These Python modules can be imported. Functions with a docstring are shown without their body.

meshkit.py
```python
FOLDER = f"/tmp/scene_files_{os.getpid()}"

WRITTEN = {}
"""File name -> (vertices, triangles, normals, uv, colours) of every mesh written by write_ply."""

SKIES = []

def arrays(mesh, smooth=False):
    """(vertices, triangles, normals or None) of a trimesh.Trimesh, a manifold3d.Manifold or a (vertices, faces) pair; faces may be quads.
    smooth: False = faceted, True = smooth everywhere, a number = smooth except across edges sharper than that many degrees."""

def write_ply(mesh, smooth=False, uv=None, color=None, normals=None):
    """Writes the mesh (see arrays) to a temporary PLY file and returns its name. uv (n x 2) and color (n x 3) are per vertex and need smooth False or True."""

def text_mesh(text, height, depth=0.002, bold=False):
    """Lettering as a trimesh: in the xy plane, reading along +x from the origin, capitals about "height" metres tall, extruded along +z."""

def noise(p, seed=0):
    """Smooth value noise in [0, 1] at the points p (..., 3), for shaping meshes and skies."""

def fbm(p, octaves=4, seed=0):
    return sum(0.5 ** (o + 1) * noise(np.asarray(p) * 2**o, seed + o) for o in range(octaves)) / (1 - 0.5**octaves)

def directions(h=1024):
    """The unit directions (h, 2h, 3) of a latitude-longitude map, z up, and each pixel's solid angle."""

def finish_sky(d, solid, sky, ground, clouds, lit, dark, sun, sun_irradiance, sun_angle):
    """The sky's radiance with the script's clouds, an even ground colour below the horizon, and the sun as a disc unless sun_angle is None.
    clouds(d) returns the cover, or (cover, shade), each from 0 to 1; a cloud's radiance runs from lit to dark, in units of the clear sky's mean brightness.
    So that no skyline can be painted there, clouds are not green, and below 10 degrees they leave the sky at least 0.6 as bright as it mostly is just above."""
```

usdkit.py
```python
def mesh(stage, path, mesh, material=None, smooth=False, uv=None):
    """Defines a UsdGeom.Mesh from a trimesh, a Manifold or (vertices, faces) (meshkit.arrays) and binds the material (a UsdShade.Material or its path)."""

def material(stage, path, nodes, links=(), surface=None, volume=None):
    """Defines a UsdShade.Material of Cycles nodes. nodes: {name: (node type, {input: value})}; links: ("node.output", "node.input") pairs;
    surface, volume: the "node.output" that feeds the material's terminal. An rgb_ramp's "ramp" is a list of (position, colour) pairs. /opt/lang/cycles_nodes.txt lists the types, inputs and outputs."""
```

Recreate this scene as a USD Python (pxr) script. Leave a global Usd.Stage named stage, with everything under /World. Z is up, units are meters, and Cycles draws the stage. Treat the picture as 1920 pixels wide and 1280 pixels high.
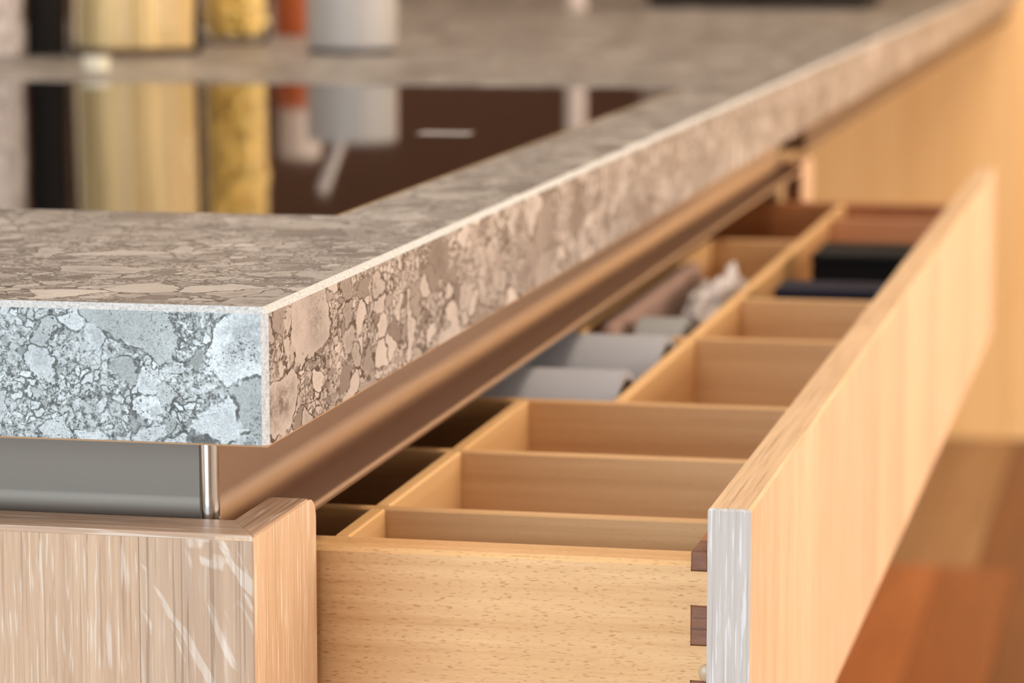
import math, random
import numpy as np, trimesh, manifold3d as m3, usdkit, meshkit
from shapely.geometry import Polygon, box as sbox
from pxr import Usd, UsdGeom, UsdLux, Gf, Sdf, UsdShade

random.seed(7); np.random.seed(7)
stage = Usd.Stage.CreateInMemory()
UsdGeom.SetStageUpAxis(stage, UsdGeom.Tokens.z); UsdGeom.SetStageMetersPerUnit(stage, 1.0)
UsdGeom.Xform.Define(stage, '/World'); UsdGeom.Scope.Define(stage, '/World/Looks')
Z0 = 0.9      # height of the worktop; the numbers below measure z from the worktop surface, x from its long edge, y from its near end

# ------------------------------------------------------------------ camera
cam = UsdGeom.Camera.Define(stage, '/World/camera')
fwd = np.array([-0.205930323, 0.968770248, -0.138119184]); right = np.array([0.978145167, 0.207923138, 0.0])
up = -np.array([0.0287181743, -0.135100613, -0.990415615])
C = np.array([0.31703209, -1.06957752, 0.14296243 + Z0])
M = Gf.Matrix4d(*right, 0, *up, 0, *(-fwd), 0, *C, 1)
cam.AddTransformOp().Set(M)
cam.CreateHorizontalApertureAttr(36.0); cam.CreateVerticalApertureAttr(24.0)
cam.CreateFocalLengthAttr(5880 / 1920 * 36.0)
cam.CreateFStopAttr(11.5); cam.CreateFocusDistanceAttr(1.175)
cam.CreateClippingRangeAttr(Gf.Vec2f(0.05, 60))
cam.CreateExposureAttr(0.0)

# ------------------------------------------------------------------ light
def rect_light(name, pos, size, target, power, color):
    """power: radiant watts; a RectLight with its -z axis aimed at target"""
    L = UsdLux.RectLight.Define(stage, '/World/' + name)
    p, t = np.array(pos, float), np.array(target, float)
    z = (p - t) / np.linalg.norm(p - t)
    a = np.array([0, 0, 1.0]) if abs(z[2]) < 0.95 else np.array([0, 1.0, 0])
    x = np.cross(a, z); x /= np.linalg.norm(x); y = np.cross(z, x)
    L.AddTransformOp().Set(Gf.Matrix4d(*x, 0, *y, 0, *z, 0, *p, 1))
    L.CreateWidthAttr(size[0]); L.CreateHeightAttr(size[1])
    L.CreateIntensityAttr(power); L.CreateColorAttr(Gf.Vec3f(*color))
    return L
rect_light('window_daylight', (-1.1, -3.42, 1.30), (2.6, 2.1), (-0.9, 0, 1.0), 9.0, (0.68, 0.86, 1.0))
rect_light('window_evening_light', (2.36, 0.75, 1.15), (2.8, 1.1), (0.0, 0.75, 0.95), 8.2, (1.0, 0.90, 0.78))  # added area light for the warm side lighting; no window stands there
rect_light('window_evening_light_far', (2.36, 3.75, 1.15), (1.3, 1.1), (0.0, 5.0, 0.7), 15.0, (1.0, 0.86, 0.68))  # second added area light, brightens the far oak panel
rect_light('ceiling_light_aisle', (0.42, 0.9, 2.52), (0.5, 2.4), (0.42, 0.9, 0.0), 5.5, (1.0, 0.84, 0.64))
rect_light('ceiling_light_island', (-0.7, 2.6, 2.52), (0.5, 1.2), (-0.7, 2.6, 0.0), 6.0, (1.0, 0.88, 0.74))
rect_light('ceiling_light_end', (0.7, 3.6, 2.52), (1.0, 0.5), (0.4, 4.9, 0.6), 13.0, (1.0, 0.80, 0.54))
dome = UsdLux.DomeLight.Define(stage, '/World/sky'); dome.CreateIntensityAttr(0.06); dome.CreateColorAttr(Gf.Vec3f(0.8, 0.9, 1.0))

# ------------------------------------------------------------------ helpers
def lin(*rgb):
    c = np.array(rgb, float) / 255
    return tuple(np.where(c <= 0.04045, c / 12.92, ((c + 0.055) / 1.055) ** 2.4))
used = {}
def numbered(path):
    n = used.get(path, -1) + 1; used[path] = n
    return path if n == 0 else f'{path}_{n:03d}'
BASE = {}
def thing(name, label, cat, base=(0, 0, 0), group=None, kind=None):
    p = numbered('/World/' + name); x = UsdGeom.Xform.Define(stage, p)
    b = np.array(base, float) + [0, 0, Z0]; x.AddTranslateOp().Set(Gf.Vec3d(*b)); BASE[p] = b
    for k, v in (('label', label), ('category', cat), ('group', group), ('kind', kind)):
        if v: x.GetPrim().SetCustomDataByKey(k, v)
    return p
def obj(name, mesh, mat, parent='/World', smooth=False, label=None, cat=None, kind=None, group=None):
    """ONE Mesh prim; the mesh is given in the worktop's frame"""
    p = numbered(f'{parent}/{name}')
    v, f, n = meshkit.arrays(mesh, False)
    root = '/'.join(parent.split('/')[:3])
    v = v + [0, 0, Z0] - BASE.get(root, np.zeros(3))
    m = usdkit.mesh(stage, p, trimesh.Trimesh(v, f, process=False), '/World/Looks/' + mat, smooth=smooth)
    for k, w in (('label', label), ('category', cat), ('kind', kind), ('group', group)):
        if w: m.GetPrim().SetCustomDataByKey(k, w)
    return p
def box(x0, x1, y0, y1, z0, z1):
    b = trimesh.creation.box((x1 - x0, y1 - y0, z1 - z0)); b.apply_translation(((x0 + x1) / 2, (y0 + y1) / 2, (z0 + z1) / 2)); return b
def rbox(x0, x1, y0, y1, z0, z1, r=0.001, seg=1):
    """box with chamfered (seg=1) or rounded edges"""
    pts = []
    for X, sx in ((x0, 1), (x1, -1)):
        for Y, sy in ((y0, 1), (y1, -1)):
            for Z, sz in ((z0, 1), (z1, -1)):
                if seg == 1:
                    pts += [(X, Y + sy * r, Z + sz * r), (X + sx * r, Y, Z + sz * r), (X + sx * r, Y + sy * r, Z)]
                else:
                    for a in np.linspace(0, math.pi / 2, seg + 1):
                        for b in np.linspace(0, math.pi / 2, seg + 1):
                            d = np.array([math.cos(a) * math.cos(b), math.sin(a) * math.cos(b), math.sin(b)])
                            pts.append((X + sx * r * (1 - d[0]), Y + sy * r * (1 - d[1]), Z + sz * r * (1 - d[2])))
    h = trimesh.convex.convex_hull(np.array(pts)); return h
def lathe(profile, center, seg=48, smooth_pts=None):
    """profile (r, z) points, revolved about a vertical axis at center"""
    m = trimesh.creation.revolve(np.array(profile, float), sections=seg)
    m.apply_translation(center); return m
def cyl(p0, p1, r, seg=24):
    return trimesh.creation.cylinder(radius=r, segment=[p0, p1], sections=seg)
def tube(points, r, sides=8):
    p = np.asarray(points, float); t = np.gradient(p, axis=0); t /= np.linalg.norm(t, axis=1, keepdims=True)
    ref = np.array([0, 0, 1.0]) if abs(t[0, 2]) < 0.9 else np.array([1.0, 0, 0])
    a = np.cross(t, ref); a /= np.linalg.norm(a, axis=1, keepdims=True) + 1e-9; b = np.cross(t, a)
    ang = np.arange(sides) * 2 * math.pi / sides
    rr = np.broadcast_to(r, (len(p),))
    v = (p[:, None] + rr[:, None, None] * (np.cos(ang)[None, :, None] * a[:, None] + np.sin(ang)[None, :, None] * b[:, None])).reshape(-1, 3)
    f = []
    for i in range(len(p) - 1):
        for j in range(sides):
            k = (j + 1) % sides
            f += [[i * sides + j, i * sides + k, (i + 1) * sides + k], [i * sides + j, (i + 1) * sides + k, (i + 1) * sides + j]]
    n = len(p) * sides; v = np.vstack([v, p[0], p[-1]])
    for j in range(sides):
        k = (j + 1) % sides
        f += [[n, k, j], [n + 1, (len(p) - 1) * sides + j, (len(p) - 1) * sides + k]]
    return trimesh.Trimesh(v, np.array(f), process=False)
def prism(poly, axis, a0, a1):
    """polygon in the plane across the axis ('y': points are (x, z); 'x': points are (y, z); 'z': points are (x, y)), extruded from a0 to a1"""
    P = poly if isinstance(poly, Polygon) else Polygon(poly)
    m = trimesh.creation.extrude_polygon(P, a1 - a0, engine='earcut')
    v = np.array(m.vertices)
    if axis == 'y': v = np.stack([v[:, 0], v[:, 2] + a0, v[:, 1]], 1)
    elif axis == 'x': v = np.stack([v[:, 2] + a0, v[:, 0], v[:, 1]], 1)
    else: v = np.stack([v[:, 0], v[:, 1], v[:, 2] + a0], 1)
    m = trimesh.Trimesh(v, m.faces, process=False)
    if m.volume < 0: m.invert()
    return m
def ring(x0, x1, y0, y1, w): return sbox(x0, y0, x1, y1).difference(sbox(x0 + w, y0 + w, x1 - w, y1 - w))
def cat(*ms): return trimesh.util.concatenate([x for m in ms for x in (m if isinstance(m, (list, tuple)) else [m])])

# ------------------------------------------------------------------ materials
LK = '/World/Looks/'
def mat(name, nodes, links, surface='p.BSDF'):
    usdkit.material(stage, LK + name, nodes, links, surface=surface); return name
def plain(name, rgb, rough=0.5, **kw):
    return mat(name, {'p': ('principled_bsdf', {'base_color': lin(*rgb), 'roughness': rough, **kw})}, [])

def stone(name, light, mid, dark, crack, pits, seed, grain=(0.10, 0.9), heart=0.8, blotch=0.8, stretch=1.0, contrast=1.0):
    """conglomerate: ragged pebbles of three sizes in a fine gritty matrix, dark hairline joints, dark hearts, pits"""
    N = {'g': ('geometry', {}), 'mp': ('mapping', {'location': (seed, seed * 0.7, seed * 1.3), 'scale': (1.0, stretch, 1.0)}), 'p': ('principled_bsdf', {'roughness': 0.42, 'specular_ior_level': 0.45})}
    L = [('g.position', 'mp.vector')]
    def warp(tag, scale, amp, src):
        N.update({tag + 'n': ('noise_texture', {'scale': scale, 'detail': 4.0, 'roughness': 0.65}), tag + 's': ('vector_math', {'math_type': 'subtract', 'vector2': (0.5, 0.5, 0.5)}), tag + 'c': ('vector_math', {'math_type': 'scale', 'scale': amp}), tag + 'a': ('vector_math', {'math_type': 'add'})})
        L.extend([(src, tag + 'n.vector'), (tag + 'n.color', tag + 's.vector1'), (tag + 's.vector', tag + 'c.vector1'), (tag + 'c.vector', tag + 'a.vector1'), (src, tag + 'a.vector2')])
        return tag + 'a.vector'
    w1 = warp('wa', 45.0, 0.016, 'mp.vector'); w2 = warp('wb', 260.0, 0.0022, w1)
    def rng(tag, src, a, b, lo=0.0, hi=1.0):
        N[tag] = ('map_range', {'from_min': a, 'from_max': b, 'to_min': lo, 'to_max': hi, 'clamp': True}); L.append((src, tag + '.value')); return tag + '.result'
    def mul(tag, a, b):
        N[tag] = ('math', {'math_type': 'multiply'}); L.extend([(a, tag + '.value1'), (b, tag + '.value2')]); return tag + '.value'
    def mix(tag, a, b, fac):
        node = {}
        for k, v in (('a', a), ('b', b)):
            if isinstance(v, str): L.append((v, f'{tag}.{k}'))
            else: node[k] = v
        N[tag] = ('mix_color', node); L.append((fac, tag + '.fac')); return tag + '.result'
    def noise(tag, scale, detail=3.0, rough=0.6, src='mp.vector'):
        N[tag] = ('noise_texture', {'scale': scale, 'detail': detail, 'roughness': rough}); L.append((src, tag + '.vector')); return tag + '.fac'
    # gritty matrix
    gr = rng('gr', noise('gn', 520.0, 5.0, 0.8), 0.40, 0.60)
    N['gramp'] = ('rgb_ramp', {'ramp': [(0.0, dark), (0.22, tuple(0.8 * c for c in mid)), (0.55, tuple(0.55 * a + 0.45 * b for a, b in zip(light, mid))), (1.0, light)]}); L.append((gr, 'gramp.fac'))
    col = 'gramp.color'
    # pebbles: (cells per metre, share that are pebbles, joint width)
    for k, (sc, share, jw, hrt) in enumerate(((300.0, 0.62, 0.10, 0.0), (105.0, 0.45, 0.055, 0.35), (36.0, 0.36, 0.025, heart))):
        v, e = f'v{k}', f'e{k}'
        N[v] = ('voronoi_texture', {'feature': 'f1', 'scale': sc}); N[e] = ('voronoi_texture', {'feature': 'distance_to_edge', 'scale': sc}); N[v + 's'] = ('separate_color', {})
        L.extend([(w2, v + '.vector'), (w2, e + '.vector'), (v + '.color', v + 's.color')])
        is_p = rng(f'is{k}', v + 's.r', 1 - share, 1 - share + 0.01)
        N[f'r{k}'] = ('rgb_ramp', {'ramp': [(0.0, tuple((1 - 0.15 * contrast) * c for c in mid)), (0.2, tuple((1 - contrast) * a + contrast * b for a, b in zip(light, mid))), (0.55, tuple((1 - .3 * contrast) * a + .3 * contrast * b for a, b in zip(light, mid))), (1.0, tuple(min(1.0, 1.08 * c) for c in light))]}); L.append((v + 's.g', f'r{k}.fac'))
        pc = f'r{k}.color'
        if hrt:
            h = mul(f'h{k}a', rng(f'h{k}', e + '.distance', jw * 1.5, 0.30, 0.0, hrt), rng(f'h{k}n', noise(f'h{k}nn', 170.0, 5.0, 0.8), 0.34, 0.58))
            pc = mix(f'h{k}m', pc, tuple(0.6 * a + 0.4 * b for a, b in zip(dark, mid)), mul(f'h{k}b', h, rng(f'h{k}z', v + 's.b', 0.35, 0.65)))
        body = mul(f'b{k}', is_p, rng(f'b{k}e', e + '.distance', jw, jw * 1.5))
        rim = mul(f'j{k}', is_p, rng(f'j{k}e', e + '.distance', jw * 0.9, jw * 1.3, crack, 0.0))
        rim = mul(f'k{k}', rim, rng(f'k{k}n', noise(f'k{k}nn', 70.0 + 30 * k, 2.0), 0.40, 0.56, 0.12, 1.0))
        col = mix(f'm{k}', col, pc, body); col = mix(f'd{k}', col, dark, rim)
    # dark stains, mottling and pits
    col = mix('bl', col, tuple(0.45 * c for c in dark), mul('blx', rng('bl1', noise('bl1n', 34.0, 4.0, 0.7), 0.60, 0.70, 0.0, blotch), rng('bl2', noise('bl2n', 330.0, 4.0, 0.8), 0.45, 0.60)))
    mo = mul('mo', rng('mo1', noise('mo1n', 1500.0, 3.0, 0.8), 0.3, 0.7, 1 - grain[0] * 1.6, 1 + grain[0] * 1.4), rng('mo2', noise('mo2n', 22.0, 3.0), 0.3, 0.7, 0.80, 1.14))
    N['sc'] = ('vector_math', {'math_type': 'scale'}); L.extend([(col, 'sc.vector1'), (mo, 'sc.scale')]); col = 'sc.vector'
    N['pv'] = ('voronoi_texture', {'feature': 'f1', 'scale': 900.0}); N['ps'] = ('separate_color', {}); L.extend([(w2, 'pv.vector'), ('pv.color', 'ps.color')])
    pit = mul('pit', mul('pita', rng('pr', 'ps.r', 1 - pits, 1 - pits + 0.01), rng('pd', 'pv.distance', 0.2, 0.42, 1.0, 0.0)), rng('pz', noise('pzn', 75.0, 3.0), 0.40, 0.60))
    col = mix('pm', col, tuple(0.4 * c for c in dark), pit)
    L.append((col, 'p.base_color'))
    N['bh'] = ('math', {'math_type': 'subtract'}); N['bmp'] = ('bump', {'strength': 0.22, 'distance': 0.0005}); L.extend([('gn.fac', 'bh.value1'), (pit, 'bh.value2'), ('bh.value', 'bmp.height'), ('bmp.normal', 'p.normal')])
    return mat(name, N, L)
stone('stone_top', lin(180, 174, 168), lin(118, 109, 101), lin(66, 56, 48), 0.95, 0.06, 0.0)
stone('stone_side', lin(192, 181, 174), lin(128, 114, 106), lin(66, 52, 43), 0.98, 0.12, 0.93, stretch=0.6, heart=1.0, contrast=0.85)
stone('stone_end', lin(200, 207, 207), lin(130, 134, 128), lin(60, 58, 50), 0.85, 0.75, 1.71, grain=(0.24, 0.9), heart=0.6, blotch=1.0, contrast=0.34)
mat('stone_body', {'g': ('geometry', {}), 'n': ('noise_texture', {'scale': 900.0, 'detail': 3.0}), 'r': ('rgb_ramp', {'ramp': [(0.3, lin(160, 162, 164)), (0.5, lin(190, 191, 190)), (0.7, lin(208, 207, 204))]}),
    'p': ('principled_bsdf', {'roughness': 0.55})}, [('g.position', 'n.vector'), ('n.fac', 'r.fac'), ('r.color', 'p.base_color')])

def wood(name, c0, c1, axis, fine=420.0, pores=0.0, porecol=(0.9, 0.85, 0.78), flecks=0.0, dark=0.0, darkcol=(0.15, 0.08, 0.04), rough=0.5, broad=26.0, vary=0.10, stretch=0.02, ticks=0.0):
    """grain runs along axis; every object shifts the pattern and its tone a little"""
    def sc(k): return {'x': (k, 1, 1), 'y': (1, k, 1), 'z': (1, 1, k)}[axis]
    N = {'g': ('geometry', {}), 'oi': ('object_info', {}), 'oo': ('vector_math', {'math_type': 'scale', 'vector1': (3.1, 5.3, 1.7)}), 'pa': ('vector_math', {'math_type': 'add'}),
         'm1': ('mapping', {'scale': sc(stretch)}), 'n1': ('noise_texture', {'scale': fine, 'detail': 4.0, 'roughness': 0.65}),
         'm2': ('mapping', {'scale': sc(0.07)}), 'n2': ('noise_texture', {'scale': broad, 'detail': 3.0, 'roughness': 0.5, 'distortion': 0.6}),
         'ad': ('math', {'math_type': 'multiply_add', 'value2': 0.55}), 'n2s': ('math', {'math_type': 'multiply', 'value2': 0.45}),
         'rp': ('rgb_ramp', {'ramp': [(0.36, c0), (0.64, c1)]}),
         'tv': ('map_range', {'to_min': 1 - vary, 'to_max': 1 + vary}), 'c1': ('vector_math', {'math_type': 'scale'}),
         'bmp': ('bump', {'strength': 0.25, 'distance': 0.0004}), 'p': ('principled_bsdf', {'roughness': rough, 'specular_ior_level': 0.4})}
    L = [('oi.random', 'oo.scale'), ('g.position', 'pa.vector1'), ('oo.vector', 'pa.vector2'), ('pa.vector', 'm1.vector'), ('m1.vector', 'n1.vector'), ('pa.vector', 'm2.vector'), ('m2.vector', 'n2.vector'),
         ('n2.fac', 'n2s.value1'), ('n1.fac', 'ad.value1'), ('n2s.value', 'ad.value3'), ('ad.value', 'rp.fac'), ('oi.random', 'tv.value'), ('rp.color', 'c1.vector1'), ('tv.result', 'c1.scale'),
         ('n1.fac', 'bmp.height'), ('bmp.normal', 'p.normal')]
    last = 'c1.vector'
    def layer(tag, nodes, links, fac, col):
        nonlocal last
        N.update(nodes); N['c' + tag] = ('mix_color', {'b': col}); L.extend(links + [(last, f'c{tag}.a'), (fac, f'c{tag}.fac')]); last = f'c{tag}.result'
    if flecks:
        layer('f', {'fm': ('mapping', {'scale': (1, 1, 0.55) if axis == 'z' else (1, 0.55, 1), 'rotation': (0.0, 0.75, 0.0)}), 'fm2': ('mapping', {'scale': (1, 1, 0.28)}), 'fn': ('noise_texture', {'scale': 105.0, 'detail': 3.0, 'roughness': 0.6, 'distortion': 0.8}),
                    'fr': ('map_range', {'from_min': 0.56, 'from_max': 0.60, 'to_max': flecks, 'clamp': True}), 'fx': ('math', {'math_type': 'multiply'}), 'fq': ('map_range', {'from_min': 0.35, 'from_max': 0.6, 'to_min': 0.35, 'clamp': True})},
              [('g.position', 'fm.vector'), ('fm.vector', 'fm2.vector'), ('fm2.vector', 'fn.vector'), ('fn.fac', 'fr.value'), ('fr.result', 'fx.value1'), ('n1.fac', 'fq.value'), ('fq.result', 'fx.value2')], 'fx.value', porecol)
    if dark:
        layer('d', {'dm': ('mapping', {'scale': sc(0.012)}), 'dn': ('noise_texture', {'scale': fine * 1.6, 'detail': 2.0}), 'dr': ('map_range', {'from_min': 0.58, 'from_max': 0.66, 'to_max': dark, 'clamp': True})},
              [('pa.vector', 'dm.vector'), ('dm.vector', 'dn.vector'), ('dn.fac', 'dr.value')], 'dr.result', darkcol)
    if pores:
        layer('w', {'wm': ('mapping', {'scale': sc(0.045), 'location': (0.3, 0.9, 0.2)}), 'wq': ('noise_texture', {'scale': fine * 1.35, 'detail': 2.0}), 'wr': ('map_range', {'from_min': 0.57, 'from_max': 0.65, 'to_max': pores, 'clamp': True})},
              [('pa.vector', 'wm.vector'), ('wm.vector', 'wq.vector'), ('wq.fac', 'wr.value')], 'wr.result', porecol)
    if ticks:
        layer('t', {'tm': ('mapping', {'scale': sc(0.13)}), 'tn': ('noise_texture', {'scale': 2300.0, 'detail': 1.0, 'roughness': 0.4}), 'tr': ('map_range', {'from_min': 0.62, 'from_max': 0.70, 'to_max': ticks, 'clamp': True})},
              [('pa.vector', 'tm.vector'), ('tm.vector', 'tn.vector'), ('tn.fac', 'tr.value')], 'tr.result', darkcol)
    L.append((last, 'p.base_color'))
    return mat(name, N, L)
LIME = lin(236, 226, 212)
wood('oak_corner', lin(176, 142, 112), lin(206, 174, 142), 'z', pores=0.38, fine=620.0, porecol=LIME, dark=0.45, darkcol=lin(128, 96, 70), vary=0.02)
wood('oak_fleck', lin(172, 140, 112), lin(200, 170, 140), 'z', pores=0.2, porecol=LIME, flecks=0.5, dark=0.55, darkcol=lin(122, 94, 70), vary=0.02)
wood('oak_return', lin(190, 156, 124), lin(214, 182, 150), 'z', pores=0.5, porecol=lin(244, 228, 206), fine=520.0, dark=0.3, darkcol=lin(160, 120, 86), vary=0.02)
wood('oak_front', lin(206, 166, 130), lin(228, 191, 154), 'z', pores=0.25, porecol=LIME, vary=0.10, broad=40.0)
wood('oak_edge', lin(192, 156, 118), lin(222, 188, 148), 'y', pores=0.1, porecol=LIME, dark=0.4, darkcol=lin(112, 80, 54), vary=0.03)
wood('oak_limed', lin(178, 168, 158), lin(200, 191, 182), 'z', pores=0.4, fine=640.0, porecol=lin(240, 240, 240), dark=0.3, darkcol=lin(140, 128, 118), vary=0.02)
wood('oak_mitre_x', lin(164, 132, 106), lin(200, 168, 140), 'x', pores=0.4, porecol=LIME, dark=0.5, darkcol=lin(104, 76, 56), vary=0.02)
wood('oak_mitre_y', lin(164, 132, 106), lin(200, 168, 140), 'y', pores=0.4, porecol=LIME, dark=0.5, darkcol=lin(104, 76, 56), vary=0.02)
wood('beech', lin(200, 152, 98), lin(224, 181, 128), 'x', fine=260.0, ticks=0.7, darkcol=lin(168, 112, 66), vary=0.0, broad=50.0, stretch=0.03)
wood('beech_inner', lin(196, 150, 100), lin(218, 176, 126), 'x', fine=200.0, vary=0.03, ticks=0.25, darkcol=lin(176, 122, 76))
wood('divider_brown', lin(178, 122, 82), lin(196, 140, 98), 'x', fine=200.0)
wood('beech_spine', lin(210, 164, 108), lin(228, 186, 132), 'y', fine=200.0, vary=0.03)
wood('walnut_end', lin(110, 68, 44), lin(136, 90, 62), 'x', fine=300.0, dark=0.6, darkcol=lin(70, 44, 32), vary=0.05, stretch=0.3)
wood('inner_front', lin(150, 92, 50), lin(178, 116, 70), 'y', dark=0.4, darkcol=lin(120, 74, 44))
wood('oak_panel', lin(244, 200, 140), lin(252, 218, 164), 'z', fine=120.0, vary=0.07, broad=12.0)
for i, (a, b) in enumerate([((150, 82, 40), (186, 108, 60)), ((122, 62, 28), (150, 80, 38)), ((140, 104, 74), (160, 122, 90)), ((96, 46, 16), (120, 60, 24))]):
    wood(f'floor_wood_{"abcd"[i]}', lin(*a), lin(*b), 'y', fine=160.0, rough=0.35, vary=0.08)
plain('steel', (104, 94, 85), 0.5, metallic=1.0)
plain('steel_oak_reflection', (174, 152, 136), 0.38, metallic=1.0)  # neutral steel with the warm oak reflection put into its base colour
plain('steel_bright', (215, 214, 212), 0.16, metallic=1.0)
plain('hob_glass', (6, 6, 7), 0.035, ior=1.5)
plain('print_white', (170, 164, 164), 0.5)
plain('seal_black', (20, 19, 18), 0.6)
plain('carcass_brown', (92, 66, 46), 0.6)
plain('backing_tan', (176, 136, 96), 0.7)
plain('frame_bronze', (96, 66, 42), 0.5)
plain('paper_white', (160, 162, 170), 0.7)
plain('card_brown', (70, 48, 36), 0.8)
plain('paper_crumple', (196, 190, 190), 0.75)
plain('foil_grey', (150, 152, 154), 0.45)
plain('teal_dark', (16, 44, 58), 0.5)
plain('pouch_pink', (140, 112, 100), 0.8)
plain('navy', (26, 28, 44), 0.8, specular_ior_level=0.2)
plain('black_matt', (9, 9, 12), 0.8, specular_ior_level=0.2)
plain('bumper_clear', (186, 160, 128), 0.3)
plain('pasta_pale', (240, 208, 148), 0.5)
plain('pasta_gold', (252, 220, 132), 0.3)
plain('lid_wood', (176, 130, 84), 0.5)
plain('orange_spice', (164, 78, 30), 0.5)
plain('cap_pale', (206, 190, 182), 0.5)
plain('crock_grey', (162, 155, 150), 0.5)
plain('spoon_pale', (200, 186, 176), 0.45)
plain('mill_dark', (20, 15, 12), 0.8, specular_ior_level=0.15)
plain('wax', (216, 206, 182), 0.5)
plain('appliance_grey', (120, 100, 86), 0.5)
plain('wall_brown', (120, 82, 58), 0.8)
plain('wall_cream', (226, 212, 192), 0.85)
plain('ceiling_white', (236, 232, 226), 0.9)
mat('ceramic_speckled', {'g': ('geometry', {}), 'v': ('noise_texture', {'scale': 120.0, 'detail': 3.0}), 'r': ('rgb_ramp', {'ramp': [(0.35, lin(150, 138, 132)), (0.65, lin(206, 196, 192))]}), 'p': ('principled_bsdf', {'roughness': 0.55})},
    [('g.position', 'v.vector'), ('v.fac', 'r.fac'), ('r.color', 'p.base_color')])
mat('pane_glass', {'f': ('fresnel', {'IOR': 1.12}), 't': ('transparent_bsdf', {'color': (0.99, 0.99, 0.985)}), 'gl': ('glossy_bsdf', {'color': (1, 1, 1), 'roughness': 0.02}), 'mx': ('mix_closure', {})},
    [('f.fac', 'mx.fac'), ('t.BSDF', 'mx.closure1'), ('gl.BSDF', 'mx.closure2')], surface='mx.closure')
mat('floor_far', {'g': ('geometry', {}), 'b': ('brick_texture', {'color1': lin(150, 84, 44), 'color2': lin(118, 62, 30), 'mortar': lin(60, 32, 16), 'scale': 4.0, 'mortar_size': 0.006, 'brick_width': 2.2, 'row_height': 0.46}),
    'p': ('principled_bsdf', {'roughness': 0.4})}, [('g.position', 'b.vector'), ('b.color', 'p.base_color')])

# ------------------------------------------------------------------ room shell
S = 'structure'
X0, X1, Y0, Y1, ZF, ZC = -3.2, 2.4, -3.5, 7.0, -Z0, 1.7
fl = thing('floor', 'reddish brown timber floor of boards', 'floor', (0, 0, ZF), kind=S)
stage.GetPrimAtPath(fl).ClearCustomDataByKey('category')
obj('subfloor', box(X0, X1, Y0, Y1, ZF - 0.05, ZF - 0.008), 'floor_far', fl)
# boards where the photo looks down between the drawer front and the panel
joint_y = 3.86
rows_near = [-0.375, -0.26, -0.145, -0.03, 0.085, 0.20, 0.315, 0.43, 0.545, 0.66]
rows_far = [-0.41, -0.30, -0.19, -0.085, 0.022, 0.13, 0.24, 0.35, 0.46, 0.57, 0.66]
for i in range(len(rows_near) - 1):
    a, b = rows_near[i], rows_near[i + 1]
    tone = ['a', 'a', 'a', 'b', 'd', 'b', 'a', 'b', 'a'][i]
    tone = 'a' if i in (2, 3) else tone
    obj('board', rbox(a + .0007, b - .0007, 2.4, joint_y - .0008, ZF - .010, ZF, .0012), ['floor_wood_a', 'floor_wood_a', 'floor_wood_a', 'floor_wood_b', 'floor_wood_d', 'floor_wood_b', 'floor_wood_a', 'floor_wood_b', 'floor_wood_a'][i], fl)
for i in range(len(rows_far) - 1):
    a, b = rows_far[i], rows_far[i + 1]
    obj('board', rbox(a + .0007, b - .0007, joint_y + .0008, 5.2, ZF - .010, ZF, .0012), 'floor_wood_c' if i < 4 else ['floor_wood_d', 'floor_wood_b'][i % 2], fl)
obj('subfloor', cat(box(X0, -0.41, Y0, Y1, ZF - .01, ZF), box(0.66, X1, Y0, Y1, ZF - .01, ZF), box(-0.41, 0.66, Y0, 2.399, ZF - .01, ZF), box(-0.41, 0.66, 5.201, Y1, ZF - .01, ZF), box(-.41, -.375, 2.399, joint_y, ZF - .01, ZF)), 'floor_far', fl)
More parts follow.
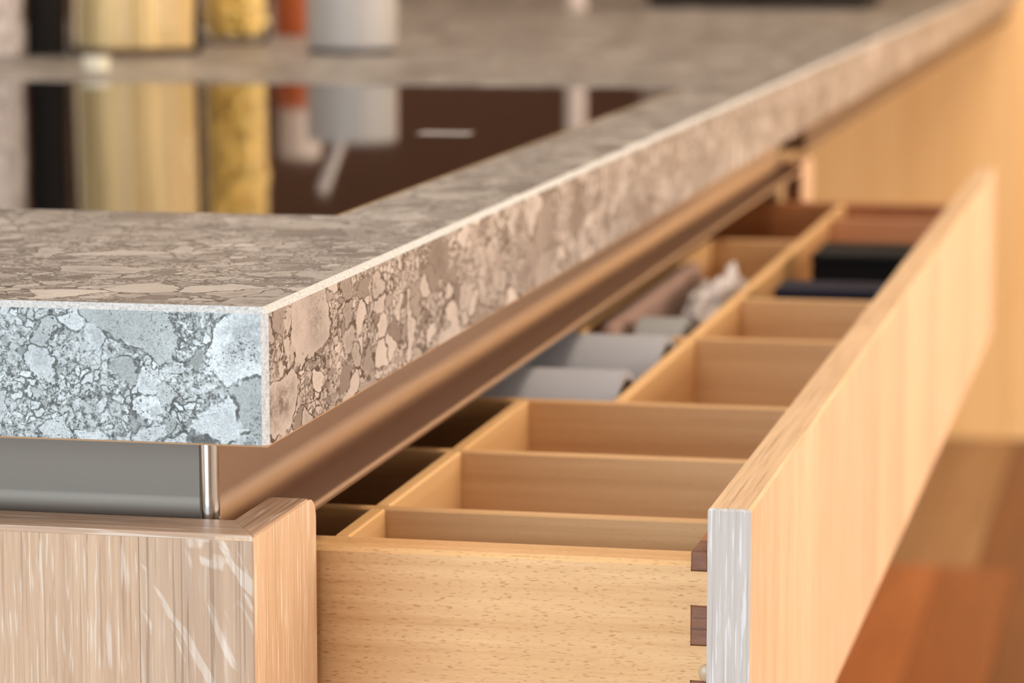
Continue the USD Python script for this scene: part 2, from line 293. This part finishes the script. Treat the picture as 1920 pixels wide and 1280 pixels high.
obj('ceiling', box(X0, X1, Y0, Y1, ZC, ZC + .1), 'ceiling_white', kind=S)
obj('wall_back', box(X0, X1, Y1, Y1 + .1, ZF, ZC), 'wall_brown', kind=S)
obj('wall_left', box(X0 - .1, X0, Y0, Y1, ZF, ZC), 'wall_cream', kind=S)
obj('wall_right', box(X1, X1 + .1, Y0, Y1, ZF, ZC), 'wall_cream', kind=S)
wx0, wx1, wz0, wz1 = -2.45, 0.25, -0.68, 1.50
obj('wall_front', cat(box(X0, wx0, Y0 - .1, Y0, ZF, ZC), box(wx1, X1, Y0 - .1, Y0, ZF, ZC), box(wx0, wx1, Y0 - .1, Y0, ZF, wz0), box(wx0, wx1, Y0 - .1, Y0, wz1, ZC)), 'wall_cream', kind=S)
wn = thing('window_1', 'wide window in the wall behind the island end', 'window', (0, Y0, 0), kind=S)
stage.GetPrimAtPath(wn).ClearCustomDataByKey('category')
obj('window_frame', cat(box(wx0, wx1, Y0 - .08, Y0 - .02, wz0, wz0 + .05), box(wx0, wx1, Y0 - .08, Y0 - .02, wz1 - .05, wz1), box(wx0, wx0 + .05, Y0 - .08, Y0 - .02, wz0 + .05, wz1 - .05), box(wx1 - .05, wx1, Y0 - .08, Y0 - .02, wz0 + .05, wz1 - .05), box(-1.125, -1.075, Y0 - .08, Y0 - .02, wz0 + .05, wz1 - .05)), 'ceiling_white', wn)
for a, b in ((wx0 + .05, -1.125), (-1.075, wx1 - .05)):
    obj('pane', box(a, b, Y0 - .054, Y0 - .046, wz0 + .05, wz1 - .05), 'pane_glass', wn)

for k, (a, b) in enumerate(((-.65, 2.15), (3.1, 4.4))):  # frames added around the two side lights; the wall behind is solid
    w = thing(f'window_{k + 2}', ['long frame added around the side light on the right hand wall', 'short frame added around the far side light on the right hand wall'][k], 'window', (X1, (a + b) / 2, 0), kind=S)
    stage.GetPrimAtPath(w).ClearCustomDataByKey('category')
    obj('window_frame', prism(ring(a - .06, b + .06, -.36, .86, .055), 'x', X1 - .07, X1 - .0005), 'ceiling_white', w)
# ------------------------------------------------------------------ worktop
LEN, WID, T = 5.08, 1.05, 0.05
hob = sbox(-0.86, 0.3285, -0.0625, 1.365)
c = 0.0023
wt = thing('worktop', 'long grey brown pebbled stone worktop with pale mitred edges', 'worktop')
top = Polygon([(-WID, c), (-c, c), (-c, LEN), (-WID, LEN)]).difference(hob)
obj('top_slab', prism(top, 'z', -0.012, 0.0), 'stone_top', wt)
obj('edge_strip', box(-0.012, 0, c, LEN, -T, -c), 'stone_side', wt)
obj('edge_strip', box(-WID, -c, 0, 0.012, -T, -c), 'stone_end', wt, label='pale grey speckled strip across the end of the slab')
# pale ceramic body showing in the mitred arrises
obj('mitre_arris', prism([(-c, 0), (-c - .001, -.0005), (-c - .001, -c - .002), (-.0005, -c - .002), (0, -c)], 'y', c, LEN), 'stone_body', wt)
obj('mitre_arris', prism([(c, 0), (c + .001, -.0005), (c + .001, -c - .002), (.0005, -c - .002), (0, -c)], 'x', -WID, -c), 'stone_body', wt)
obj('mitre_arris', cat(prism([(-c, 0.00), (0, c), (-.0005, c + .002), (-c - .002, c + .002), (-c - .002, .0005)], 'z', -T, -c),
    trimesh.convex.convex_hull(np.array([(-c, 0, -c), (0, c, -c), (-c, c, 0), (-c - .001, c + .001, -c - .001), (-c - .001, c + .001, -.0002)]))), 'stone_body', wt)
obj('backing_board', prism(Polygon([(-WID, .0004), (-.0004, .0004), (-.0004, LEN), (-WID, LEN)]).difference(hob.buffer(.01)), 'z', -T - .0007, -T), 'backing_tan', wt)
obj('core_board', prism(Polygon([(-WID + .01, .0125), (-.0125, .0125), (-.0125, LEN - .01), (-WID + .01, LEN - .01)]).difference(hob.buffer(.004)), 'z', -T, -.0121), 'backing_tan', wt)

# ------------------------------------------------------------------ hob
hb = thing('cooktop', 'black glass cooktop set flush into the stone worktop', 'cooktop', (-0.46, .85, -.01))
obj('glass', rbox(-0.8585, -0.0642, 0.3302, 1.3633, -.006, -.0003, .0008), 'hob_glass', hb)
obj('body', box(-0.84, -0.085, .35, 1.34, -.045, -.0062), 'seal_black', hb)
obj('seal', prism(ring(-0.8598, -0.0627, .3287, 1.3648, .0012), 'z', -.008, -.0012), 'seal_black', hb)
obj('zone_mark', rbox(-0.152, -0.119, .846, .868, -.0004, -.0001, .00008), 'print_white', hb, label='short white printed zone mark')

# ------------------------------------------------------------------ far things on the worktop
ap = thing('countertop_appliance', 'grey brown countertop appliance on a black foot at the far end', 'appliance', (-.262, 3.4, 0))
obj('foot', rbox(-.415, -.108, 3.285, 3.50, .0002, .0165, .003), 'black_matt', ap)
obj('body', rbox(-.425, -.098, 3.275, 3.51, .0167, .16, .008, 3), 'appliance_grey', ap, smooth=40)
obj('slot', cat(rbox(-.39, -.135, 3.34, 3.37, .1601, .1612, .0005), rbox(-.39, -.135, 3.415, 3.445, .1601, .1612, .0005)), 'black_matt', ap)
bo = thing('bottle', 'tall slim pale bottle alone at the far side of the worktop', 'bottle', (-.4917, 3.155, 0))
obj('body', lathe([(0, .0002), (.0125, .0002), (.0138, .003), (.0138, .17), (.0085, .20), (.0080, .235), (0, .235)], (-.4917, 3.155, 0)), 'cap_pale', bo, smooth=40)
obj('stopper', lathe([(0, .2352), (.0090, .2352), (.0095, .240), (.0080, .262), (0, .264)], (-.4917, 3.155, 0), 24), 'lid_wood', bo, smooth=40)

# ------------------------------------------------------------------ island cabinet
CE = 1.752     # far end of the cabinet
cb = thing('kitchen_island', 'island cabinet of pale limed oak with steel grip channels', 'cabinet', (-.5, .87, -.9))
ytop, zb = -0.0826, -0.82
# near corner: boards of the end face, mitred to the return
for a, b, mname in ((-0.0484, -0.0054, 'oak_fleck'), (-0.1120, -0.0486, 'oak_corner'), (-.190, -.1122, 'oak_fleck'), (-.262, -.1902, 'oak_corner'), (-.35, -.2622, 'oak_corner'), (-.46, -.3502, 'oak_fleck'), (-.58, -.4602, 'oak_corner'), (-.72, -.5802, 'oak_fleck'), (-.86, -.7202, 'oak_corner'), (-1.02, -.8602, 'oak_corner')):
    obj('end_board', box(a, b, -.0030, .0225, zb, ytop - .0022), mname, cb)
obj('top_lipping', prism([(-1.02, -.0024), (-.0056, -.0024), (-.0202, .0234), (-1.02, .0234)], 'z', ytop - .0022, ytop), 'oak_mitre_x', cb, smooth=False)
# return board along the drawer side, its far end rounded
def rounded_return(y0, y1, far=True):
    pts = [(y0, zb), (y1, zb)]
    r = .009
    pts += [(y1 - r + r * math.cos(a), ytop - .0008 - r + r * math.sin(a)) for a in np.linspace(0, math.pi / 2, 8)] + [(y0, ytop - .0008)]
    return prism(pts, 'x', -.0195, -.005)
obj('return_board', rounded_return(-.0026, .0806), 'oak_return', cb)
obj('return_lipping', prism([(-.0054, -.0022), (-.0054, .070), (-.0202, .070), (-.0202, .0236)], 'z', ytop - .0008, ytop), 'oak_mitre_y', cb)
def far_return(y0, y1):
    return box(-.0195, -.005, y0, y1, zb, ytop)
obj('return_board', far_return(1.668, CE), 'oak_front', cb)
obj('end_band', box(-.0195, -.005, 1.6672, 1.668, zb, ytop), 'walnut_end', cb, label='dark brown end of the far return board')
# grip channel: a J in section, d = depth behind the front plane
def j_section():
    cx, cz, r, t = .0178, -.0755, .013, .0012
    out = [(.0308, -.0508), (.0308, cz)] + [(cx + r * math.cos(a), cz - r * math.sin(a)) for a in np.linspace(0, math.pi * .5, 14)]
    out += [(.0092, -.0884)] + [(.0075 + .0019 * math.cos(a), -.0886 + .0019 * math.sin(a)) for a in np.linspace(1.2, 1.5 * math.pi, 12)]
    out += [(cx + (r + .002) * math.cos(a), cz - (r + .002) * math.sin(a)) for a in np.linspace(math.pi * .5, 0, 14)] + [(.0328, cz), (.0328, -.0508)]
    return out
J = j_section()
obj('grip_channel', prism([(-d, z) for d, z in J], 'y', .0305, CE - .03), 'steel_oak_reflection', cb, smooth=50, label='steel grip channel along the drawers, warm oak reflection put into its colour')
obj('grip_channel', prism([(d, z) for d, z in J], 'x', -1.0, -.0335), 'steel', cb, smooth=50, label='grey steel grip channel across the island end')
obj('corner_post', cat(cyl((-.0322, .0315, -.0509), (-.0322, .0315, -.0930), .0038, 28), box(-.0330, -.0306, .029, .034, -.093, -.0509)), 'steel_bright', cb, smooth=50, label='bright steel rounded corner post')
# carcass behind
obj('carcass', cat(box(-1.0, -.036, .036, .075, zb, -.093), box(-1.0, -.036, 1.70, CE, zb, -.052), box(-.62, -.60, .076, 1.70, zb, -.052), box(-.60, -.022, .076, 1.70, -.245, -.230), box(-1.0, -.03, .04, CE, -.83, zb - .0)), 'carcass_brown', cb)
obj('plinth', box(-.97, -.06, .05, CE - .03, -.8999, -.83), 'black_matt', cb)
# closed fronts below the open drawer
for z0, z1 in ((-.515, -.234), (-.815, -.519)):
    y = .083; k = 0
    while y < 1.66:
        y2 = min(1.664, y + .088)
        obj('front_board', box(-.0205, -.005, y, y2 - .0001, z0, z1), 'oak_front', cb); y = y2
# steel frame carrying the worktop beyond the cabinet
fr = thing('support_frame', 'dark bronze frame carrying the worktop beyond the cabinet', 'frame', (-.5, 3.4, -.08))
obj('rail', box(-.045, -.012, CE + .002, LEN - .01, -.078, -.0512), 'frame_bronze', fr)
obj('rail', box(-WID + .02, -WID + .06, CE + .002, LEN - .01, -.078, -.0512), 'frame_bronze', fr)

# tall oak unit at the far end
tu = thing('tall_cabinet', 'tall bright oak cabinet wall at the far end of the worktop', 'cabinet', (.5, 5.2, -.9))
x = -1.06
rng = random.Random(4)
while x < 1.7:
    w = rng.choice([.085, .1, .12, .14]); x2 = x + w
    if x < 0.0 < x2 + .03: x2 = 0.0028
    ztop = 1.4 if x >= 0.0 else -.0525
    obj('board', rbox(x + .0004, x2 - .0004, 5.083, 5.103, ZF + .0005, ztop, .0008), 'oak_panel', tu); x = x2
obj('body', cat(box(.003, x, 5.1032, 5.7, ZF + .0005, 1.4), box(-1.06, .003, 5.1032, 5.7, ZF + .0005, -.0525)), 'carcass_brown', tu)

# ------------------------------------------------------------------ open drawer
dr = thing('drawer', 'wide open beech drawer with pale oak front and wooden dividers', 'drawer', (-.1, .87, -.21))
xi, xo, ya, yb, zt, zbm = .1475, .1639, .083, 1.664, -.0824, -.2262
ZB = -.1045
seams = [ya + .0008, .125, .2136, .2931, .372, .44, .525, .60, .69, .765, .85, .93, 1.01, 1.10, 1.18, 1.26, 1.345, 1.43, 1.51, 1.59, yb - .0008]
for a, b in zip(seams[:-1], seams[1:]):
    obj('front_board', box(xi, xo, a, b - .00012, zbm, zt - .0014), 'oak_front', dr)
obj('edge_band', prism([(xi, zt - .0014), (xo, zt - .0014), (xo - .0009, zt), (xi + .0009, zt)], 'y', ya + .0006, yb), 'oak_edge', dr, label='darker oak band along the top of the drawer front')
obj('end_band', cat(box(xi, xo, ya, ya + .0007, zbm, zt - .0012), trimesh.convex.convex_hull(np.array([(xi, ya, zt - .0012), (xo, ya, zt - .0012), (xi, ya + .0007, zt - .0012), (xo, ya + .0007, zt - .0012), (xi + .0006, ya + .0006, zt - .0003), (xo - .0006, ya + .0006, zt - .0003)]))), 'oak_limed', dr, label='whitewashed oak end of the drawer front')
# box sides with dovetailed inner front
XB = -.42
pin_x0, pin_x1 = .14065, xi - .0002
pins = [(-.1080, -.1002), (-.1369, -.1214), (-.1660, -.1506), (-.1950, -.1795)]
side = Polygon([(XB, -.2), (xi - .0002, -.2), (xi - .0002, ZB), (XB, ZB)])
side_m = prism(side, 'y', .0885, .1077)
arris = prism([(.0875, -.2), (.0886, -.2), (.0886, ZB), (.0893, ZB), (.0875, ZB - .0018)], 'x', XB, xi - .0002)
side_sec = [(.0875, -.2), (.1077, -.2), (.1077, ZB - .0006), (.1071, ZB), (.0893, ZB), (.0875, ZB - .0018)]
sm = m3.Manifold(m3.Mesh(np.array(prism(side_sec, 'x', XB, xi - .0002).vertices, np.float32), np.array(prism(side_sec, 'x', XB, xi - .0002).faces, np.uint32)))
for z0, z1 in pins:
    sm = sm - m3.Manifold.cube((pin_x1 - pin_x0 + .01, .0400, z1 - z0 + .0002 + (.01 if z1 > -.101 else 0))).translate((pin_x0 - .00005, .08, z0 - .0001))
obj('side_panel', sm, 'beech', dr)
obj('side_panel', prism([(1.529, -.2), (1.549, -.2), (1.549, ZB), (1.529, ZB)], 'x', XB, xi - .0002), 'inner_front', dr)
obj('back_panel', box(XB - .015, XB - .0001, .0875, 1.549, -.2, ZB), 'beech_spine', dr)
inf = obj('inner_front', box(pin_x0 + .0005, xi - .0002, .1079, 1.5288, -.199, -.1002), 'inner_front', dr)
for z0, z1 in pins:
    obj('dovetail_pin', rbox(pin_x0, pin_x1, .0871, .1078, z0, z1, .0006), 'walnut_end', inf, label='dark brown dovetail pin')
obj('bumper', trimesh.creation.icosphere(subdivisions=2, radius=.0034).apply_scale((.8, .4, 1)).apply_translation((.1466, .0866, -.1472)), 'bumper_clear', dr, smooth=True, label='clear round bumper pad')
obj('bottom_panel', box(XB, pin_x0 + .0004, .1078, 1.5288, -.1995, -.194), 'beech_inner', dr)
td = .0065
def cross(y, x0, x1, m='beech_inner'): obj('divider', rbox(x0, x1, y, y + td, -.1938, ZB, .0008), m, dr)
def spine(x, y0, y1): obj('spine', rbox(x - .0065, x, y0, y1, -.1938, ZB, .0008), 'beech_spine', dr)
s1, s2 = .001, .0487
yA, yB, yC, yD, yE, yF, yG = .1663, .3063, .4580, .7006, .8865, 1.2333, 1.4088
e = .0002
pin_i = pin_x0 + .0003
for y in (yA, yB, yC, yD): cross(y, XB + e, pin_i)
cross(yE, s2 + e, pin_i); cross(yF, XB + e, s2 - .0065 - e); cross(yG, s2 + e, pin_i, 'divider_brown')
for a, b in ((.108, yA), (yA + td, yB), (yB + td, yC)): spine(s1, a + e, b - e)
spine(s2, yC + td + e, yD - e); spine(s2, yD + td + e, 1.5287)
spine(-.0205, yD + td + e, yF - e)

# ------------------------------------------------------------------ things in the drawer
zfl = -.194
def roll(y, label):
    r = .0485
    zc = zfl + r + .0002
    t = thing('paper_roll', label, 'paper roll', (-.05, y, zfl), 'white rolls side by side in the drawer')
    n = 40
    ang = np.linspace(0, 2 * math.pi, n, endpoint=False)
    outer = [(y + r * math.cos(a), zc + r * math.sin(a)) for a in ang]; inner = [(y + (r - .0045) * math.cos(a), zc + (r - .0045) * math.sin(a)) for a in ang]
    core = [(y + (r - .0085) * math.cos(a), zc + (r - .0085) * math.sin(a)) for a in ang]
    obj('sheet', prism(Polygon(outer, [inner]), 'x', -.24, .0405), 'paper_white', t, smooth=50)
    obj('core', prism(Polygon(inner, [core]), 'x', -.239, .0395), 'card_brown', t, smooth=50)
roll(.5155, 'white hollow paper roll in the drawer, the one nearer the camera')
roll(.6500, 'white hollow paper roll in the drawer, the one farther from the camera')
# grey roll with teal end, pouch and crumpled paper
t = thing('foil_roll', 'grey roll with a dark teal end beside crumpled paper', 'roll', (0, .79, zfl))
rr = .0455; yc = .775
obj('sheet', cyl((.0045, yc, zfl + rr + .0002), (.0330, yc, zfl + rr + .0002), rr, 40), 'foil_grey', t, smooth=50)
obj('end_cap', lathe([(0, 0), (.038, 0), (.038, .0015), (.030, .002), (0, .002)], (0, 0, 0), 24).apply_transform(trimesh.transformations.rotation_matrix(math.pi / 2, (0, 1, 0))).apply_translation((.0332, yc, zfl + rr + .0002)), 'teal_dark', t)
def crumple(c, s, seed, amp=.5):
    m = trimesh.creation.icosphere(subdivisions=4, radius=1.0); v = np.array(m.vertices)
    n = np.abs(meshkit.fbm(v * 3.2 + seed))
    v = v * (1 - amp + amp * 2.2 * np.asarray(n).reshape(-1, 1)); v = v / np.abs(v).max(0) * np.array(s) + np.array(c)
    return trimesh.Trimesh(v, m.faces, process=False)
obj('paper_bundle', crumple((.0195, .985, zfl + .0520), (.0215, .13, .0515), 3.0), 'paper_crumple', smooth=True, label='crumpled white paper bundle lying behind the grey roll', cat='paper')
obj('pouch', rbox(-.0198, -.0035, .735, 1.08, zfl + .0002, -.1025, .008, 3), 'pouch_pink', smooth=40, label='dull pinkish brown pouch next to the crumpled paper', cat='pouch')
t = thing('navy_box', 'dark navy box standing in the drawer just behind a divider', 'box', (.1, .93, zfl))
obj('body', rbox(.0682, pin_i - .001, .905, .955, zfl + .0002, -.106, .0012), 'navy', t); obj('lid', rbox(.0678, pin_i - .0006, .9045, .9555, -.1058, -.0997, .0012), 'navy', t)
t = thing('black_box', 'black box standing in the drawer behind the navy one', 'box', (.1, 1.12, zfl))
obj('body', rbox(.0687, pin_i - .001, 1.105, 1.19, zfl + .0002, -.106, .0012), 'black_matt', t); obj('lid', rbox(.0683, pin_i - .0006, 1.1045, 1.1905, -.1058, -.0995, .0012), 'black_matt', t)

# ------------------------------------------------------------------ things on the worktop
def glass_jar(name, label, cx, cy, r, h, lidm):
    t = thing(name, label, 'jar', (cx, cy, 0))
    prof = [(0, .0002), (r - .004, .0002), (r, .004), (r, h - .015), (r - .004, h), (r - .007, h), (r - .002, h - .016), (r - .002, .008), (r - .006, .006), (0, .006)]
    obj('glass', lathe(prof, (cx, cy, 0), 64), 'pane_glass', t, smooth=40)
    obj('lid', lathe([(0, h + .0003), (r - .002, h + .0003), (r, h + .003), (r, h + .018), (r - .003, h + .021), (0, h + .021)], (cx, cy, 0), 48), lidm, t, smooth=40)
    return t
jx, jy, jr = -.6707, 1.829, .0644
t = glass_jar('spaghetti_jar', 'tall glass jar packed with pale straight spaghetti', jx, jy, jr, .27, 'lid_wood')
rs = np.random.RandomState(3); strands = []
for k in range(620):
    a = rs.uniform(0, 2 * math.pi); R = (jr - .0052) * math.sqrt(rs.uniform(.35 if k > 60 else 0, 1)); tw = rs.normal(0, .05); h = .235 + rs.uniform(-.012, .012)
    p0 = np.array([jx + R * math.cos(a), jy + R * math.sin(a), .0065]); R2 = min(jr - .0050, R + rs.uniform(-.002, .002))
    p1 = np.array([jx + R2 * math.cos(a + tw), jy + R2 * math.sin(a + tw), .0065 + h])
    strands.append(tube([p0, (p0 + p1) / 2, p1], .0017, 5))
obj('spaghetti', cat(strands), 'pasta_pale', t, kind='stuff', label='bundle of pale spaghetti')
kx, ky, kr = -.6424, 2.0613, .0359
t = glass_jar('pasta_jar', 'glass jar of golden curled pasta behind the spaghetti jar', kx, ky, kr, .20, 'lid_wood')
bits = []
for k in range(420):
    a = rs.uniform(0, 2 * math.pi); R = (kr - .0125) * math.sqrt(rs.uniform(.3, 1)); zc = .015 + rs.uniform(0, .165)
    cc = np.array([kx + R * math.cos(a), ky + R * math.sin(a), zc]); u = rs.normal(size=3); u /= np.linalg.norm(u); w = np.cross(u, rs.normal(size=3)); w /= np.linalg.norm(w)
    arc = [cc + .0095 * (math.cos(b) * u + math.sin(b) * w) for b in np.linspace(0, 3.6, 7)]
    arc = np.array(arc); arc[:, 2] = np.maximum(arc[:, 2], .0095); bits.append(tube(arc, .0038, 6))
obj('curled_pasta', cat(bits), 'pasta_gold', t, kind='stuff', label='golden curls of dry pasta')
t = thing('spice_jar', 'small orange brown spice jar with pale cap behind the grey crock', 'jar', (-.632, 2.2675, 0))
obj('body', lathe([(0, .0002), (.025, .0002), (.0265, .003), (.0265, .072), (.022, .079), (0, .079)], (-.632, 2.2675, 0)), 'orange_spice', t, smooth=40)
obj('cap', lathe([(0, .0792), (.0235, .0792), (.0235, .13), (.021, .134), (0, .134)], (-.632, 2.2675, 0)), 'cap_pale', t, smooth=40)
gx, gy, gr = -.4722, 1.894, .0441
t = thing('crock', 'small matt grey crock standing right of the pasta jars', 'crock', (gx, gy, 0))
obj('body', lathe([(0, .0002), (gr - .004, .0002), (gr - .003, .004), (gr, .007), (gr, .0830), (gr - .0015, .085), (gr - .004, .083), (gr - .005, .010), (0, .008)], (gx, gy, 0), 56), 'crock_grey', t, smooth=40)
obj('foot_ring', lathe([(gr - .0038, .0001), (gr - .0030, .0001), (gr - .0022, .0038), (gr - .0036, .0038), (gr - .0038, .0001)], (gx, gy, 0), 56), 'black_matt', t)  # black ring paints the shade at the foot of the crock
t = thing('spoon', 'pale spoon handle leaning out of the grey crock', 'spoon', (gx, gy, .01))
p0, p1 = np.array([gx + .0155, gy + .006, .018]), np.array([gx - .006, gy - .022, .086])
p2 = p0 + (p1 - p0) * 1.68
obj('handle', tube([p0, p1, p2], [.0040, .0048, .0062], 10), 'spoon_pale', t, smooth=50)
obj('bowl', trimesh.creation.icosphere(subdivisions=2, radius=.012).apply_scale((1, .5, 1.3)).apply_translation(p0 + [0, 0, .008]), 'spoon_pale', t, smooth=True)
t = thing('pepper_mill', 'dark tall pepper mill left of the spaghetti jar', 'pepper mill', (-.7389, 1.768, 0))
obj('body', lathe([(0, .0002), (.0185, .0002), (.0190, .004), (.0185, .05), (.0175, .09), (.0185, .13), (.0165, .16), (0, .16)], (-.7389, 1.768, 0)), 'mill_dark', t, smooth=50)
obj('head', lathe([(0, .1605), (.016, .1605), (.0175, .18), (.014, .20), (.006, .208), (0, .21)], (-.7389, 1.768, 0)), 'mill_dark', t, smooth=50)
t = thing('ceramic_pot', 'pale speckled ceramic pot at the left edge behind the cooktop', 'pot', (-.8196, 1.735, 0))
obj('body', lathe([(0, .0002), (.062, .0002), (.065, .004), (.066, .1), (.064, .19), (.060, .192), (.060, .02), (0, .015)], (-.8196, 1.735, 0), 56), 'ceramic_speckled', t, smooth=40)
t = thing('tea_light', 'small pale wax tea light in front of the spaghetti jar', 'candle', (-.598, 1.5085, 0))
cup = obj('cup', lathe([(0, .0002), (.0118, .0002), (.0120, .013), (.0114, .013), (.0114, .011), (0, .011)], (-.598, 1.5085, 0), 32), 'wax', t, smooth=40)
obj('wick', cyl((-.598, 1.5085, .0112), (-.598, 1.509, .0165), .0006, 8), 'mill_dark', cup)
